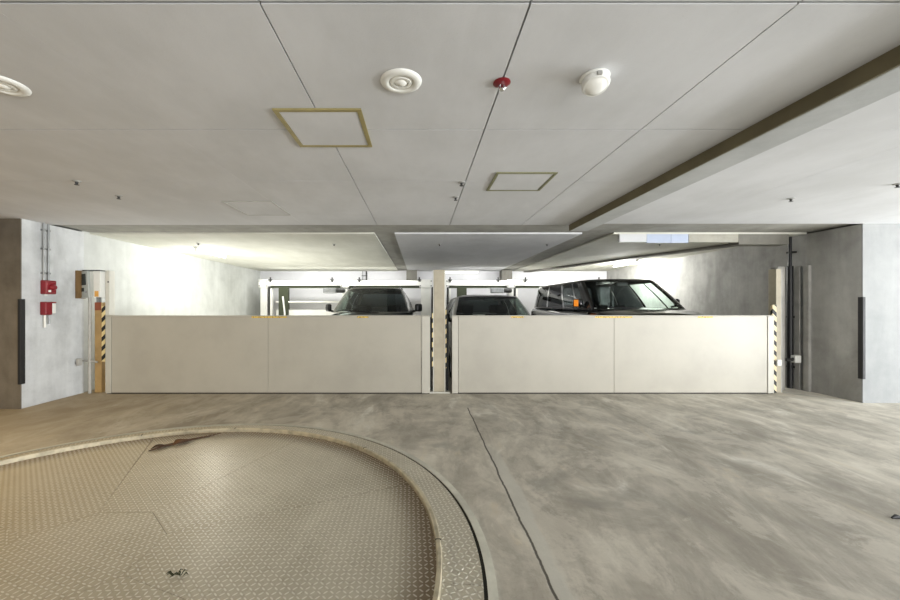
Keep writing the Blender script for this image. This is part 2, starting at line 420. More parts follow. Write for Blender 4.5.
# dead leaf on a twig, weed sprig and a scrap on the floor
t = thing('dry_twig', (-2.40, 3.86, .012), 'brown dry leaf on a long twig lying on the turntable near its far rim', 'twig', rz=R(48))
MB().tube([(-.30, -.02, .006), (-.18, .012, .010), (-.05, 0, .012), (.1, .012, .010), (.24, -.005, .008), (.36, .012, .005)], [.006, .012, .012, .010, .008, .003], 8).build('stem', 'twig', t, smooth=True)
def leaf(u, v):
    w = math.sin(math.pi * min(max(u, .02), .99)) ** .8
    return Vector(((u - .5) * .22, (v - .5) * .11 * w, .014 + .03 * abs(v - .5) * w + .012 * math.sin(u * 5)))
MB().grid(leaf, 10, 6).build('leaf', 'leaf', t, loc=(-.01, .0, 0), smooth=True, rot=(0, 0, .5))
MB().grid(lambda u, v: leaf(u, v) * .75, 10, 6).build('leaf', 'twig', t, loc=(-.2, .0, .003), smooth=True, rot=(0, 0, .1))
w = MB()
for k in range(9):
    a = random.uniform(0, 6.28); l = random.uniform(.025, .055)
    x, y = random.uniform(-.035, .035), random.uniform(-.015, .015)
    w.tube([(x, y, .002), (x + math.cos(a) * l * .5, y + math.sin(a) * l * .4, .018), (x + math.cos(a) * l, y + math.sin(a) * l * .7, .008)], [.002, .0035, .001], 6)
tag(w.build('weed_sprig', 'weed', loc=(-1.24, 1.96, .0135), smooth=True), 'small dark dried weed sprig lying on the turntable plate', 'weed')
tag(MB().tube([(-.035, 0, .006), (0, .006, .012), (.04, 0, .006)], [.006, .014, .006], 8).build('floor_scrap', 'black', loc=(3.14, 2.5, 0), smooth=True),
    'tiny black scrap lying on the bare concrete floor at right', 'scrap')

# ------------------------------------------------------------------ gates
GY = 6.05
def gate(xl, xr, seam, label, marks, stl, str_):
    o = thing('cover_gate', ((xl + xr) / 2, GY, 0), label, 'gate', 'cover gates of the parking lift')
    cx = (xl + xr) / 2; z0, z1 = .02, 1.236
    for x0, x1 in ((xl + stl, seam), (seam, xr - str_)):
        MB().box(x0 - cx + .0025, x1 - cx - .0025, 0, .05, z0, z1, .003).build('panel', 'gate', o)
    MB().box(xl - cx, xl + stl - cx - .004, -.008, .06, .012, z1, .004).build('stile', 'gate_edge', o)
    MB().box(xr - str_ - cx + .004, xr - cx, -.008, .06, .012, z1, .004).build('stile', 'gate_edge', o)
    MB().box(xl - cx, xr - cx, -.006, .062, z1 + .001, z1 + .014, .003).build('top_rail', 'gate_edge', o)
    MB().box(xl - cx + .01, xr - cx - .01, .004, .045, .001, .018).build('bottom_gap_shade', 'gate_dark', o)  # dark strip standing in for the shaded gap under the gate
    for a, b in marks:
        MB().box(a - cx, b - cx, -.0025, -.0005, z1 - .024, z1 - .002).build('caution_sticker', 'sticker', o)
    return o
gate(-5.0, .16, -2.42, 'left cream steel cover gate standing between the control box post and middle column', ((-2.68, -2.12), (-1.0, -.82)), .085, .135)
gate(.51, 5.63, 3.09, 'right cream steel cover gate standing between the middle column and right wall', ((2.79, 3.38), (1.45, 1.65), (4.42, 4.66)), .10, .10)

# middle column
c = thing('guide_column', (.31, 6.2, 0), 'slim tan steel column with striped edges between the two gates', 'column')
MB().box(-.085, .085, -.08, .08, .02, 1.985, .006).build('post', 'post', c)
for s in (-1, 1):
    MB().box(.087 * s - .013, .087 * s + .013, -.075, -.06, .02, 1.98, .002).build('edge_strip', 'post_white', c)
    MB().box(.108 * s - .008, .108 * s + .008, -.085, -.062, .40, 1.34).build('hazard_tape', 'hazard', c)
    MB().box(.137 * s - .018, .137 * s + .018, .0, .06, .022, 1.22, .004).build('chain_cover', 'black', c)
MB().box(-.17, .17, -.12, .12, .0, .022, .004).build('base_plate', 'post_white', c)

# left gate post, control box and wall things
p = thing('gate_post', (-5.03, 6.22, 0), 'ochre gate post with striped edge under the control box by left wall', 'post')
MB().box(-.235, -.125, -.07, .09, 0, 1.46, .004).build('post', 'post_ochre', p)
MB().box(-.23, -.13, -.075, -.07, 1.33, 1.46).build('label_plate', 'rustred', p)
MB().box(-.125, -.07, -.068, -.06, .50, 1.40).build('hazard_tape', 'hazard', p)
p = thing('gate_rail', (-5.07, 6.22, 0), 'slim white guide rail at the left end of the left gate', 'rail')
MB().box(-.033, .035, -.06, .05, 0, 1.975, .004).build('rail', 'post_white', p)
MB().box(.005, .03, -.064, -.061, 1.78, 1.80, .001).build('slot', 'screen', p)
b = thing('control_box', (-5.255, 6.10, 1.56), 'pale control box with grey tilted screen panel atop the left gate post', 'control box')
MB().box(.035, .145, -.03, .10, -.02, .40, .006).build('case', 'white_plastic', b)
fp = MB().box(-.08, .08, -.02, .02, 0, .42, .006).build('panel', 'grey_panel', b, loc=(-.055, -.06, -.03), rot=(0, R(-4), R(-12)))
MB().box(-.045, .045, -.025, -.02, .20, .38, .001).build('screen', 'screen', fp)
MB().box(-.055, .0, -.025, -.02, .10, .16, .001).build('button_row', 'screen', fp)
MB().lathe([(0, .012), (.016, .012), (.018, 0)], 16, Matrix.Translation((.035, -.02, .09)) @ Matrix.Rotation(R(90), 4, 'X')).build('key_switch', 'chrome', fp)
MB().box(.06, .12, -.034, -.03, -.01, .08).build('label_sticker', 'orange_label', b)
MB().box(-.14, .15, -.04, .11, .402, .415, .003).build('hood', 'screen', b)
MB().box(.06, .10, .0, .05, -.10, -.02).build('bracket', 'steel_grey', b)
o = thing('wall_panel', (-5.43, 6.08, 1.52), 'brown flat board fixed to the left wall beside the control box', 'wall panel')
MB().box(.002, .05, -.1, .04, 0, .44, .004).build('board', 'brown_box', o)
MB().box(.05, .06, -.09, .03, .02, .42, .002).build('cover', 'brown_box', o)
o = thing('drop_conduit', (-5.30, 6.10, 0), 'dark grey conduit rising from the floor to the control box', 'conduit')
MB().tube([(0, 0, 0), (0, 0, 1.55)], .022, 12).build('pipe', 'rail_grey', o, smooth=True)
MB().tube([(-.16, .0, .52), (0, 0, .52), (.12, 0, .50)], .014, 10).build('branch_pipe', 'rail_grey', o, smooth=True)
o = thing('wall_sensor', (-5.43, 6.0, .47), 'small grey photo sensor on a stub at the foot of the left wall', 'sensor')
MB().tube([(.0, 0, .03), (.07, 0, .03)], .014, 10).build('stub', 'steel_grey', o, smooth=True)
MB().box(.03, .075, -.035, .03, -.01, .1, .006).build('head', 'rail_grey', o)

# red warning lamps with twin conduits on the left wall
for k, y in enumerate((5.455, 5.525)):
    q = thing('wall_conduit', (-5.43, y, 1.76), ('front', 'rear')[k] + ' one of two grey steel conduits dropping from the ceiling to the red boxes', 'conduit', 'grey conduits above the red boxes')
    MB().tube([(.03, 0, 0), (.03, 0, .83)], .013, 12).build('pipe', 'steel_grey', q, smooth=True)
    for z in (.1, .45, .72): MB().box(0, .045, -.022, .022, z, z + .025, .003).build('clip', 'steel_grey', q)
q = thing('alarm_box', (-5.43, 5.50, 1.57), 'upper red alarm box on the left wall directly below the twin conduits', 'alarm box', 'red alarm boxes on the left wall')
MB().box(0, .09, -.07, .085, 0, .20, .012).build('case', 'red', q)
MB().lathe([(0, .05), (.03, .045), (.045, .02), (.045, 0)], 20, Matrix.Translation((.09, .02, .1)) @ Matrix.Rotation(R(90), 4, 'Y')).build('lens', 'red', q, smooth=True)
MB().box(.09, .092, -.04, .0, .03, .06).build('label_plate', 'white_plastic', q)
q2 = thing('alarm_box', (-5.43, 5.50, 1.27), 'lower red alarm box with white side lens on the left wall', 'alarm box', 'red alarm boxes on the left wall')
MB().box(0, .085, -.075, .03, 0, .19, .012).build('case', 'red', q2)
MB().box(0, .08, .032, .09, .02, .17, .01).build('side_lens', 'white_plastic', q2)
MB().box(.02, .085, .034, .088, .172, .19, .004).build('cap', 'red', q2)
q3 = thing('wall_conduit', (-5.43, 5.50, 1.09), 'short pale conduit between and below the two red alarm boxes', 'conduit')
MB().tube([(.03, -.03, .0), (.03, -.03, .18)], .014, 10).build('pipe', 'white_plastic', q3, smooth=True)
MB().tube([(.03, .03, .05), (.03, .03, .18)], .012, 10).build('pipe', 'steel_grey', q3, smooth=True)
MB().tube([(.03, -.02, .462), (.03, -.02, .478)], .02, 10).build('coupling', 'white_plastic', q3, smooth=True)

# corner guards
def guard(x, y, s, z0, z1, label):
    o = thing('corner_guard', (x, y, z0), label, 'corner guard', 'black rubber corner guards')
    h = z1 - z0
    MB().box(-.024 if s > 0 else 0, 0 if s > 0 else .024, -.016, -.001, 0, h, .004).build('front_flange', 'black', o)
    MB().box(*((.001, .016) if s > 0 else (-.016, -.001)), -.016, .05, 0, h, .004).build('side_flange', 'black', o)
guard(-5.43, 5.164, 1, .335, 1.495, 'black rubber corner guard on the edge of the left pillar')
guard(6.39, 5.484, -1, .345, 1.53, 'black rubber corner guard on the edge of the right pillar')

# right gate post and wall-side gear
p = thing('gate_post', (5.70, 6.18, 0), 'tan gate post with striped edge at the right end of the gates', 'post')
MB().box(.045, .125, -.05, .09, 0, 2.0, .004).build('post', 'post', p)
MB().box(.127, .165, -.03, .09, 0, 2.0, .003).build('guide_rail', 'rail_grey', p)
MB().box(-.02, .043, -.06, -.02, .0, 1.42).build('hazard_tape', 'hazard_y', p)
MB().box(.03, .10, -.09, -.051, .44, .54, .006).build('photo_sensor', 'white_plastic', p)
q = thing('lift_rail', (6.04, 6.38, 0), 'slim grey guide rail between the black pipe and the right gate post', 'rail', 'grey guide rails by the right wall')
MB().box(-.06, .06, -.03, -.005, 0, 2.06, .003).build('front_flange', 'rail_grey', q)
MB().box(-.012, .012, -.004, .10, 0, 2.05).build('web', 'steel_grey', q)
MB().box(-.06, .06, .101, .125, 0, 2.06, .003).build('rear_flange', 'rail_grey', q)
q = thing('lift_rail', (6.39, 6.32, 0), 'wide flat grey steel guide rail fixed to the right wall beside the black pipe', 'rail', 'grey guide rails by the right wall')
MB().box(-.05, -.001, -.12, -.03, 0, 2.07, .003).build('front_flange', 'rail_grey', q)
MB().box(-.03, -.001, -.028, .03, 0, 2.06).build('web', 'steel_grey', q)
MB().box(-.05, -.001, .032, .11, 0, 2.07, .003).build('rear_flange', 'rail_grey', q)
q = thing('drain_pipe', (6.32, 6.49, 0), 'black vertical pipe running from the ceiling down the right wall', 'pipe')
MB().tube([(0, 0, 0.0), (0, 0, 2.58)], .024, 16).build('upper_pipe', 'black_pipe', q, smooth=True)
MB().tube([(0, 0, .0), (0, 0, 2.08)], .043, 16).build('sleeve', 'black_pipe', q, smooth=True)
for z in (.35, 1.2, 2.3): MB().box(-.02, .069, -.05, .05, z, z + .03, .003).build('clip', 'dark_machine', q)
q = thing('photo_sensor', (6.25, 6.32, .46), 'small white photo sensor box in front of the black pipe', 'sensor')
MB().box(-.05, .05, -.045, .04, 0, .12, .008).build('case', 'white_plastic', q)
MB().lathe([(0, .006), (.02, .006), (.024, 0)], 16, Matrix.Translation((-.05, 0, .06)) @ Matrix.Rotation(R(-90), 4, 'Y')).build('lens', 'screen', q)
MB().box(-.16, -.052, -.02, .02, .02, .07, .006).build('arm', 'dark_machine', q)

# ------------------------------------------------------------------ ceiling fittings
def hatch(x0, x1, y0, y1, mat, wd, label):
    o = thing('ceiling_hatch', ((x0 + x1) / 2, (y0 + y1) / 2, ZB), label, 'ceiling hatch', 'inspection hatches in the ceiling')
    a, b = (x1 - x0) / 2, (y1 - y0) / 2
    m = MB(); m.box(-a, a, -b, -b + wd, -.010, -.001); m.box(-a, a, b - wd, b, -.010, -.001)
    m.box(-a, -a + wd, -b + wd, b - wd, -.010, -.001); m.box(a - wd, a, -b + wd, b - wd, -.010, -.001)
    m.build('frame', mat, o, weld=False)
    MB().box(-a + wd + .003, a - wd - .003, -b + wd + .003, b - wd - .003, -.007, -.001).build('cover', 'board', o)
hatch(-.89, -.355, 2.285, 2.825, 'brass', .027, 'square ceiling hatch with wide gold frame nearest the camera')
hatch(.68, 1.225, 3.375, 3.90, 'olive', .024, 'square ceiling hatch with thin olive frame right of the middle joint')
hatch(-2.25, -1.68, 4.30, 4.95, 'greyframe', .012, 'faint grey framed ceiling hatch at left near the rear beam')

def speaker(x, y, label):
    o = thing('ceiling_downlight', (x, y, ZB), label, 'downlight', 'round white ceiling downlights')
    MB().lathe([(.062, -.004), (.066, -.012), (.075, -.016), (.095, -.013), (.108, -.006), (.110, -.001)], 48).build('trim_ring', 'white_plastic', o, smooth=True)
    MB().lathe([(.038, -.006), (.040, -.014), (.052, -.014), (.062, -.004)], 48).build('inner_ring', 'white_plastic', o, smooth=True)
    MB().lathe([(0, -.020), (.022, -.018), (.036, -.008), (.040, -.003)], 40).build('lens', 'lens', o, smooth=True)
speaker(-.10, 2.01, 'round white downlight with concentric rings on the ceiling above the gold framed hatch')
speaker(-2.24, 2.04, 'round white downlight on the ceiling at the left edge of the photo')

o = thing('motion_sensor', (.905, 1.97, ZB), 'round white sensor with tilted lens on the ceiling right of the red detector', 'sensor')
MB().lathe([(0, -.001), (.072, -.001), (.074, -.010), (.068, -.020), (.060, -.022), (0, -.022)], 40).build('base', 'white_plastic', o, smooth=True)
hm = MB().lathe([(.058, .005), (.066, -.012), (.068, -.038), (.060, -.052), (.052, -.054)], 40).build('housing', 'white_plastic', o, loc=(0, -.004, -.016), rot=(R(-20), 0, R(-8)), smooth=True)
MB().lathe([(0, -.066), (.022, -.064), (.042, -.059), (.053, -.052)], 40).build('lens', 'lens', hm, smooth=True)
MB().box(-.012, .012, -.076, -.062, -.05, -.03, .003).build('latch', 'plastic_grey', hm)

o = thing('heat_detector', (.435, 2.02, ZB), 'small dark red rosette detector on the ceiling joint line', 'detector')
MB().lathe([(0, -.001), (.045, -.001), (.046, -.006), (.036, -.012), (.020, -.014), (0, -.014)], 32).build('rosette', 'red', o, smooth=True)
MB().lathe([(0, -.044), (.012, -.044), (.016, -.038), (.010, -.03), (.010, -.014), (0, -.014)], 20).build('head', 'chrome', o, smooth=True)
for s in (-1, 1): MB().tube([(.010 * s, 0, -.014), (.020 * s, 0, -.028), (.010 * s, 0, -.042)], .003, 6).build('arm', 'chrome', o)

def sprinkler_proto(x, y, label):
    o = thing('sprinkler', (x, y, ZB), label, 'sprinkler', 'small sprinkler heads in the ceiling')
    MB().lathe([(0, -.001), (.036, -.001), (.034, -.006), (.018, -.010), (0, -.010)], 24).build('rosette', 'plastic_grey', o, smooth=True)
    MB().lathe([(0, -.036), (.020, -.036), (.020, -.033), (.009, -.030), (.012, -.020), (.014, -.010), (0, -.010)], 18).build('head', 'dark_machine', o, smooth=True)
    return o
spr = [(-3.25, 4.10, 'dark sprinkler head on the ceiling near the left wall'),
       (-3.27, 3.62, 'sprinkler head on the left ceiling, the nearer one beside the dark head'),
       (.40, 3.65, 'sprinkler head by the middle ceiling joint, nearer of the pair left of the olive hatch'),
       (.39, 4.15, 'sprinkler head by the middle ceiling joint, further of the pair left of the olive hatch'),
       (4.10, 4.20, 'sprinkler head on the right ceiling between the beam and the right pillar'),
       (4.65, 3.70, 'sprinkler head at the right edge of the photo above the right pillar'),
       (-4.2, 7.2, 'sprinkler head over the lift bay beside the bright left wall lamp'),
       (-1.65, 7.3, 'sprinkler head over the lift bay in front of the grey SUV'),
       (.38, 7.3, 'sprinkler head over the lift bay behind the middle column'),
       (2.44, 7.3, 'sprinkler head over the lift bay left of the dark van'),
       (4.60, 7.3, 'sprinkler head over the lift bay above the dark van')]
pr = None
for x, y, lb in spr:
    if pr is None: pr = sprinkler_proto(x, y, lb)
    else:
        o = copy_tree(pr); o.location = (x, y, ZB); o['label'] = lb
    if x == -3.27: pass

# ------------------------------------------------------------------ rear lamps
def batten(x, y, label, ln=1.2, rot=0, mat='tube'):
    o = thing('batten_lamp', (x, y, ZB), label, 'lamp', 'bright batten lamps over the lift bays', rot)
    MB().box(-.04, .04, -ln / 2, ln / 2, -.045, -.001, .006).build('body', 'white_plastic', o)
    MB().tube([(0, -ln / 2 + .04, -.065), (0, ln / 2 - .04, -.065)], .017, 14).build('tube', mat, o, smooth=True)
    for s in (-1, 1): MB().box(-.02, .02, s * (ln / 2 - .03) - .012, s * (ln / 2 - .03) + .012, -.085, -.046, .003).build('holder', 'white_plastic', o)
batten(-4.5, 8.2, 'glaring batten lamp on the ceiling against the left wall')
batten(5.55, 10.3, 'glaring batten lamp on the ceiling above the dark van')
batten(1.35, 12.75, 'long white batten lamp on the ceiling at the back wall behind the middle column', 1.25, R(90), 'tube_soft')

# ------------------------------------------------------------------ lift frames
def lift_frame(x0, x1, xm, label):
    o = thing('parking_lift', ((x0 + x1) / 2, 12, 0), label, 'parking lift', 'white steel parking lifts'); cx = (x0 + x1) / 2
    for x, w in ((x0 + .1, .2), (xm, .16), (x1 - .15, .3)):
        po = MB().box(x - cx - w / 2, x - cx + w / 2, -.1, .1, 0, 2.03, .006).build('post', 'steel_white', o)
        MB().box(x - cx - w / 2 - .05, x - cx + w / 2 + .05, -.13, -.101, 1.98, 2.23, .006).build('bracket', 'steel_white', po)
        for sx in (-1, 1):
            for z in (2.03, 2.18):
                MB().lathe([(0, .012), (.018, .012), (.02, 0)], 6, Matrix.Translation((x - cx + sx * (w / 2 + .02), -.131, z)) @ Matrix.Rotation(R(90), 4, 'X')).build('bolt', 'dark_machine', po)
        MB().box(x - cx + w / 2 + .03, x - cx + w / 2 + .08, -.06, .06, 0, 2.0, .004).build('chain_guide', 'dark_machine', po)
        MB().box(x - cx + w / 2 + .085, x - cx + w / 2 + .15, -.05, .05, 0, 1.95, .004).build('side_rail', 'steel_white', po)
    cb = MB().box(x0 - cx, x1 - cx, -.09, .09, 2.04, 2.20, .006).build('crossbeam', 'steel_white', o)
    MB().box(x0 - cx + .3, x1 - cx - .3, -.06, .08, 1.965, 2.035, .003).build('underside_rail', 'dark_green', cb)
    for x in (x0 + .32, xm - .4, xm + .45, x1 - .35):
        MB().tube([(x - cx, -.11, 2.15), (x - cx, -.11, 2.30)], .022, 10).build('adjuster', 'dark_machine', cb, smooth=True)
        MB().box(x - cx - .06, x - cx + .06, -.14, -.095, 2.20, 2.23, .003).build('adjuster_plate', 'dark_machine', cb)
    mo = MB().box(xm - .65 - cx, xm - .25 - cx, -.25, -.05, 1.80, 1.96, .02).build('drive_motor', 'steel_grey', o)
    MB().lathe([(0, 0), (.07, 0), (.07, .22), (.05, .26), (0, .26)], 20, Matrix.Translation((xm - .25 - cx, -.15, 1.88)) @ Matrix.Rotation(R(90), 4, 'Y')).build('motor_drum', 'dark_machine', mo, smooth=True)
    br = MB().tube([(x0 + .45 - cx, 0, 1.53), (xm - .1 - cx, 0, 1.53)], .032, 12).build('tie_bar', 'steel_white', o, smooth=True)
    MB().box(x0 + .55 - cx, x0 + .85 - cx, -.05, .10, 0, 2.0, .01).build('hose_guide', 'dark_green', o)
    MB().tube([(x0 + .78 - cx, -.09, .2), (x0 + .76 - cx, -.10, 1.2), (x0 + .7 - cx, -.09, 1.7)], .028, 10).build('hose', 'steel_white', o, smooth=True)
    MB().box(x0 + .45 - cx, xm - .12 - cx, .02, .12, 1.10, 1.28, .006).build('rear_plate', 'steel_white', o)
    return o
lift_frame(-5.0, .33, -2.35, 'white steel lift frame with crossbeam behind the grey SUV in left bay')
lift_frame(.62, 5.95, 2.85, 'white steel lift frame with crossbeam behind the dark hatchback in right bay')
o = thing('wall_conduit', (-1.83, 12.97, 2.2), 'short dark twin conduit on the white back wall above the grey SUV', 'conduit')
MB().tube([(0, 0, 0), (0, 0, .385)], .022, 10).build('pipe', 'dark_machine', o, smooth=True)
MB().tube([(-.13, 0, 0), (-.13, 0, .385)], .016, 10).build('pipe', 'steel_grey', o, smooth=True)
for z in (.08, .22): MB().box(-.16, .03, -.03, .02, z, z + .02).build('clip', 'dark_machine', o)

# ------------------------------------------------------------------ cars
def spow(v, e): return math.copysign(abs(v) ** e, v)
def car(name, label, cx, y0, P):
    o = thing(name, (cx, y0, 0), label, 'car')
    L, W = P['L'], P['W']
    paint = P['paint']
    # ---- lower body
    st = P['stations']
    def interp(y):
        for a, b in zip(st, st[1:]):
            if y <= b[0]:
                k = (y - a[0]) / (b[0] - a[0]); return [a[i] + (b[i] - a[i]) * k for i in range(5)]
        return list(st[-1])
    def section(y, inner):
        _, w, zb, zs, zc = interp(y)
        pts = [(0, zb), (w * .82, zb), (w * .95, zb + .08), (w * .995, zb + (zs - zb) * .35), (w, zb + (zs - zb) * .6), (w * .985, zs - .09), (w * .95, zs - .025), (w * .90, zs)]
        if inner: pts += [(w * .88, zs - .01), (w * .86, .55), (w * .5, .5), (0, .5)]
        else: pts += [(w * .8, zs + (zc - zs) * .35), (w * .6, zs + (zc - zs) * .68), (w * .3, zs + (zc - zs) * .94), (0, zc)]
        return pts
    yd0, yd1 = P['cabin']
    ys = sorted({round(k * L / 46, 4) for k in range(47)} | {s[0] for s in st} | {yd0, yd0 + .01, yd1, yd1 - .01, .02, L - .02})
    m = MB(); rows = []
    for y in ys:
        pts = section(y, yd0 < y < yd1)
        rows.append([m.b.verts.new((-x, y, z)) for x, z in pts[::-1]] + [m.b.verts.new((x, y, z)) for x, z in pts[1:-1]])
    # close rows into rings: left half top->bottom, right half bottom->top
    for A, B in zip(rows, rows[1:]):
        n = len(A)
        for k in range(n): m.b.faces.new((A[k], A[(k + 1) % n], B[(k + 1) % n], B[k]))
    m.b.faces.new(rows[0]); m.b.faces.new(rows[-1][::-1])
    body = m.build('body', paint, o, smooth=38)
    # ---- greenhouse
    nb, nt = P.get('nb', 8), P.get('nt', 8)
    B0, B1, zB0, zB1, wB = P['belt']; T0, T1, zT0, zT1, wT = P['roof']
    bul = P.get('bulge', .03)
    def ring(kind, v, top):
        a, b, w, n = (T0, T1, wT, nt) if top else (B0, B1, wB, nb)
        yc, hl = (a + b) / 2, (b - a) / 2
        if kind == 'f': x = v * w; y = yc - hl * max(0, 1 - abs(v) ** n) ** (1 / n)
        elif kind == 'r': x = v * w; y = yc + hl * max(0, 1 - abs(v) ** n) ** (1 / n)
        else:
            sg = 1 if kind == 'R' else -1
            y = yc + v * hl; x = sg * w * max(0, 1 - abs(v) ** n) ** (1 / n)
        k = (y - a) / (b - a)
        z = (zT0 + (zT1 - zT0) * k) if top else (zB0 + (zB1 - zB0) * k)
        if top: z -= .03 * (abs(x) / w) ** 3
        return Vector((x, y, z))
    def S(kind, v, t, push=0):
        p = ring(kind, v, False).lerp(ring(kind, v, True), t)
        s = math.sin(math.pi * t) * bul
        if kind in 'RL': p.x += (1 if kind == 'R' else -1) * (s + push)
        elif kind == 'f': p.y -= s + push; p.z += s * .4
        else: p.y += s + push
        return p
    def patch(m, kind, v0, v1, t0, t1, nu=12, nv=8, push=0):
        m.grid(lambda u, v: S(kind, v0 + (v1 - v0) * u, t0 + (t1 - t0) * v, push), nu, nv)
    A, Bm = .935, None
    bside = .87
    fr = MB()
    # corner pillars
    for sg, kind in ((1, 'R'), (-1, 'L')):
        for end in ('f', 'r'):
            ve = -bside if end == 'f' else bside
            def corner(u, v, sg=sg, kind=kind, end=end, ve=ve):
                p, q = S(end, sg * A, v), S(kind, ve, v)
                mid = p.lerp(q, u)
                out = Vector((sg, -1 if end == 'f' else 1, 0)).normalized() * .02 * math.sin(math.pi * u)
                return mid + out
            fr.grid(corner, 4, 10)
        # rails above and below side glass, and posts between panes
        wins = P['side']
        patch(fr, kind, -bside, bside, .93, 1.0, 24, 2); patch(fr, kind, -bside, bside, 0, .05, 24, 2)
        edges = [-bside] + [e for w_ in wins for e in w_[:2]] + [bside]
        for k in range(0, len(edges), 2):
            if edges[k + 1] - edges[k] > .001: patch(fr, kind, edges[k], edges[k + 1], .05, .93, 3, 8)
    patch(fr, 'f', -A, A, .95, 1.0, 16, 2); patch(fr, 'f', -A, A, 0, .035, 16, 1)
    patch(fr, 'r', -A, A, .90, 1.0, 16, 2); patch(fr, 'r', -A, A, 0, .12, 16, 2)
    fr.build('pillars', paint, o, smooth=50)
    # roof skin
    rf = MB()
    bc = []
    N = 16
    bc += [('f', -A + 2 * A * k / N) for k in range(N + 1)]
    bc += [('R', -bside + 2 * bside * k / 24) for k in range(25)]
    bc += [('r', A - 2 * A * k / N) for k in range(N + 1)]
    bc += [('L', bside - 2 * bside * k / 24) for k in range(25)]
    base = [ring(k, v, True) for k, v in bc]
    cr = P.get('crown', .05); yc = (T0 + T1) / 2
    ringsv = []
    for s in (1, .97, .9, .75, .5, .25):
        rr = []
        for p in base:
            q = Vector((p.x * s, yc + (p.y - yc) * s, 0))
            k = (q.y - T0) / (T1 - T0)
            edge = zT0 + (zT1 - zT0) * k
            q.z = edge - .03 * (abs(p.x) / wT) ** 3 * (1 if s == 1 else s ** 6) + cr * (1 - s ** 2.5) * (1 - .55 * (2 * k - 1) ** 2)
            rr.append(rf.b.verts.new(q))
        ringsv.append(rr)
    for Ar, Br in zip(ringsv, ringsv[1:]):
        n = len(Ar)
        for k in range(n): rf.b.faces.new((Ar[k], Ar[(k + 1) % n], Br[(k + 1) % n], Br[k]))
    rf.b.faces.new(ringsv[-1])
    roof = rf.build('roof', paint, o, smooth=60)
    # glass
    g = MB(); patch(g, 'f', -A, A, .035, .95, 20, 12, -.004)
    ws = g.build('windscreen', P.get('glass', 'glass'), o, smooth=True)
    wp = MB()
    for s in (-1, 1):
        wp.tube([S('f', s * .1 + .12, .0, .012), S('f', s * .1 - .25, .05, .014), S('f', s * .1 - .62, .09, .014)], .008, 6)
    wp.build('wiper', 'trim', ws)
    g = MB(); patch(g, 'f', -A, A, .90, .95, 16, 2, -.008); g.build('shade_band', 'glass_dark', ws, smooth=True)
    for kind in 'RL':
        for v0, v1, mt in P['side']:
            g = MB(); patch(g, kind, v0, v1, .05, .93, 10, 8, -.004); g.build('side_window', mt, o, smooth=True)
    g = MB(); patch(g, 'r', -A, A, .12, .90, 16, 8, -.004); g.build('rear_window', 'glass_dark', o, smooth=True)
    # dark belt moulding
    bl = MB()
    for kind in 'RL': bl.tube([S(kind, -bside + 2 * bside * k / 20, .03, .006) for k in range(21)], .012, 6)
    bl.build('belt_moulding', 'trim', o)
    # mirrors
    ym, zm = P['mirror']
    for s in (-1, 1):
        xw = interp(ym)[1] * .92
        mm = Matrix.Translation((s * (xw + .10), ym + .08, zm)) @ Matrix.Rotation(R(62 * s), 4, 'Z')
        mr = MB().box(-.11, .11, -.045, .04, -.08, .085, .038, 4, mm).build('mirror', P['mirror_mat'], o, smooth=60)
        MB().tube([(s * (xw - .04), ym + .02, zm - .08), (s * (xw + .09), ym + .04, zm - .05)], .022, 8).build('mirror_arm', 'trim', mr, smooth=True)
        ax, az, al = P['indicator']
        MB().box(-ax, ax, -.055, -.044, -az, az, .003, 2, mm).build('indicator', 'amber' if s < 0 and al else 'trim', mr)
    # wheels
    for yw in P['wheels']:
        for s in (-1, 1):
            mm = Matrix.Translation((s * (W - .12), yw, P['rw'])) @ Matrix.Rotation(R(90 * s), 4, 'Y')
            r = P['rw']
            wh = MB().lathe([(r * .66, -.1), (r * .9, -.115), (r * .98, -.09), (r, -.04), (r, .04), (r * .98, .09), (r * .9, .115), (r * .66, .1)], 36, mm, closed=True).build('wheel', 'tyre', o, smooth=True)
            sp = MB().lathe([(r * .66, -.09), (r * .66, .09), (r * .6, .1), (r * .56, .04), (.0, .05)], 30, mm)
            for k in range(5):
                sp.box(.03, r * .62, -.03, .03, .05, .085, .008, 2, mm @ Matrix.Rotation(R(72 * k), 4, 'Z'))
            sp.build('rim', 'alloy', wh, smooth=35)
    # lamps, grille
    for s in (-1, 1):
        _, w_, zb_, zs_, zc_ = interp(.12)
        MB().box(min(s * w_ * .55, s * w_ * .96), max(s * w_ * .55, s * w_ * .96), .03, .16, zs_ - .17, zs_ - .06, .03, 3).build('headlamp', 'headlamp', o, smooth=50)
        _, w_, zb_, zs_, zc_ = interp(L - .1)
        MB().box(min(s * w_ * .72, s * w_ * .97), max(s * w_ * .72, s * w_ * .97), L - .14, L + .005, zs_ - .35, zs_ - .12, .03, 3).build('tail_lamp', 'red', o, smooth=50)
    _, w_, zb_, zs_, zc_ = interp(.02)
    MB().box(-w_ * .5, w_ * .5, -.01, .06, zb_ + .1, zs_ - .08, .02, 3).build('grille', 'trim', o)
    # cabin
    bz = zB0
    ds = MB().grid(lambda u, v: Vector(((u - .5) * 2 * wB * .93, B0 + .06 + .62 * v + .10 * (2 * u - 1) ** 2, bz - .01 - .06 * v ** 2 - (.35 if v > .99 else 0))), 14, 10)
    dsh = ds.build('dashboard', 'cabin', o, smooth=40)
    sw = Matrix.Translation((-wB * .45, B0 + .78, bz - .09)) @ Matrix.Rotation(R(-62), 4, 'X')
    stw = MB().lathe([(.18 + .014 * math.cos(a), .014 * math.sin(a)) for a in (2 * math.pi * k / 8 for k in range(8))], 28, sw, closed=True)
    stw.box(-.17, .17, -.02, .02, -.01, .01, 0, 2, sw); stw.build('steering_wheel', 'cabin', o, smooth=True)
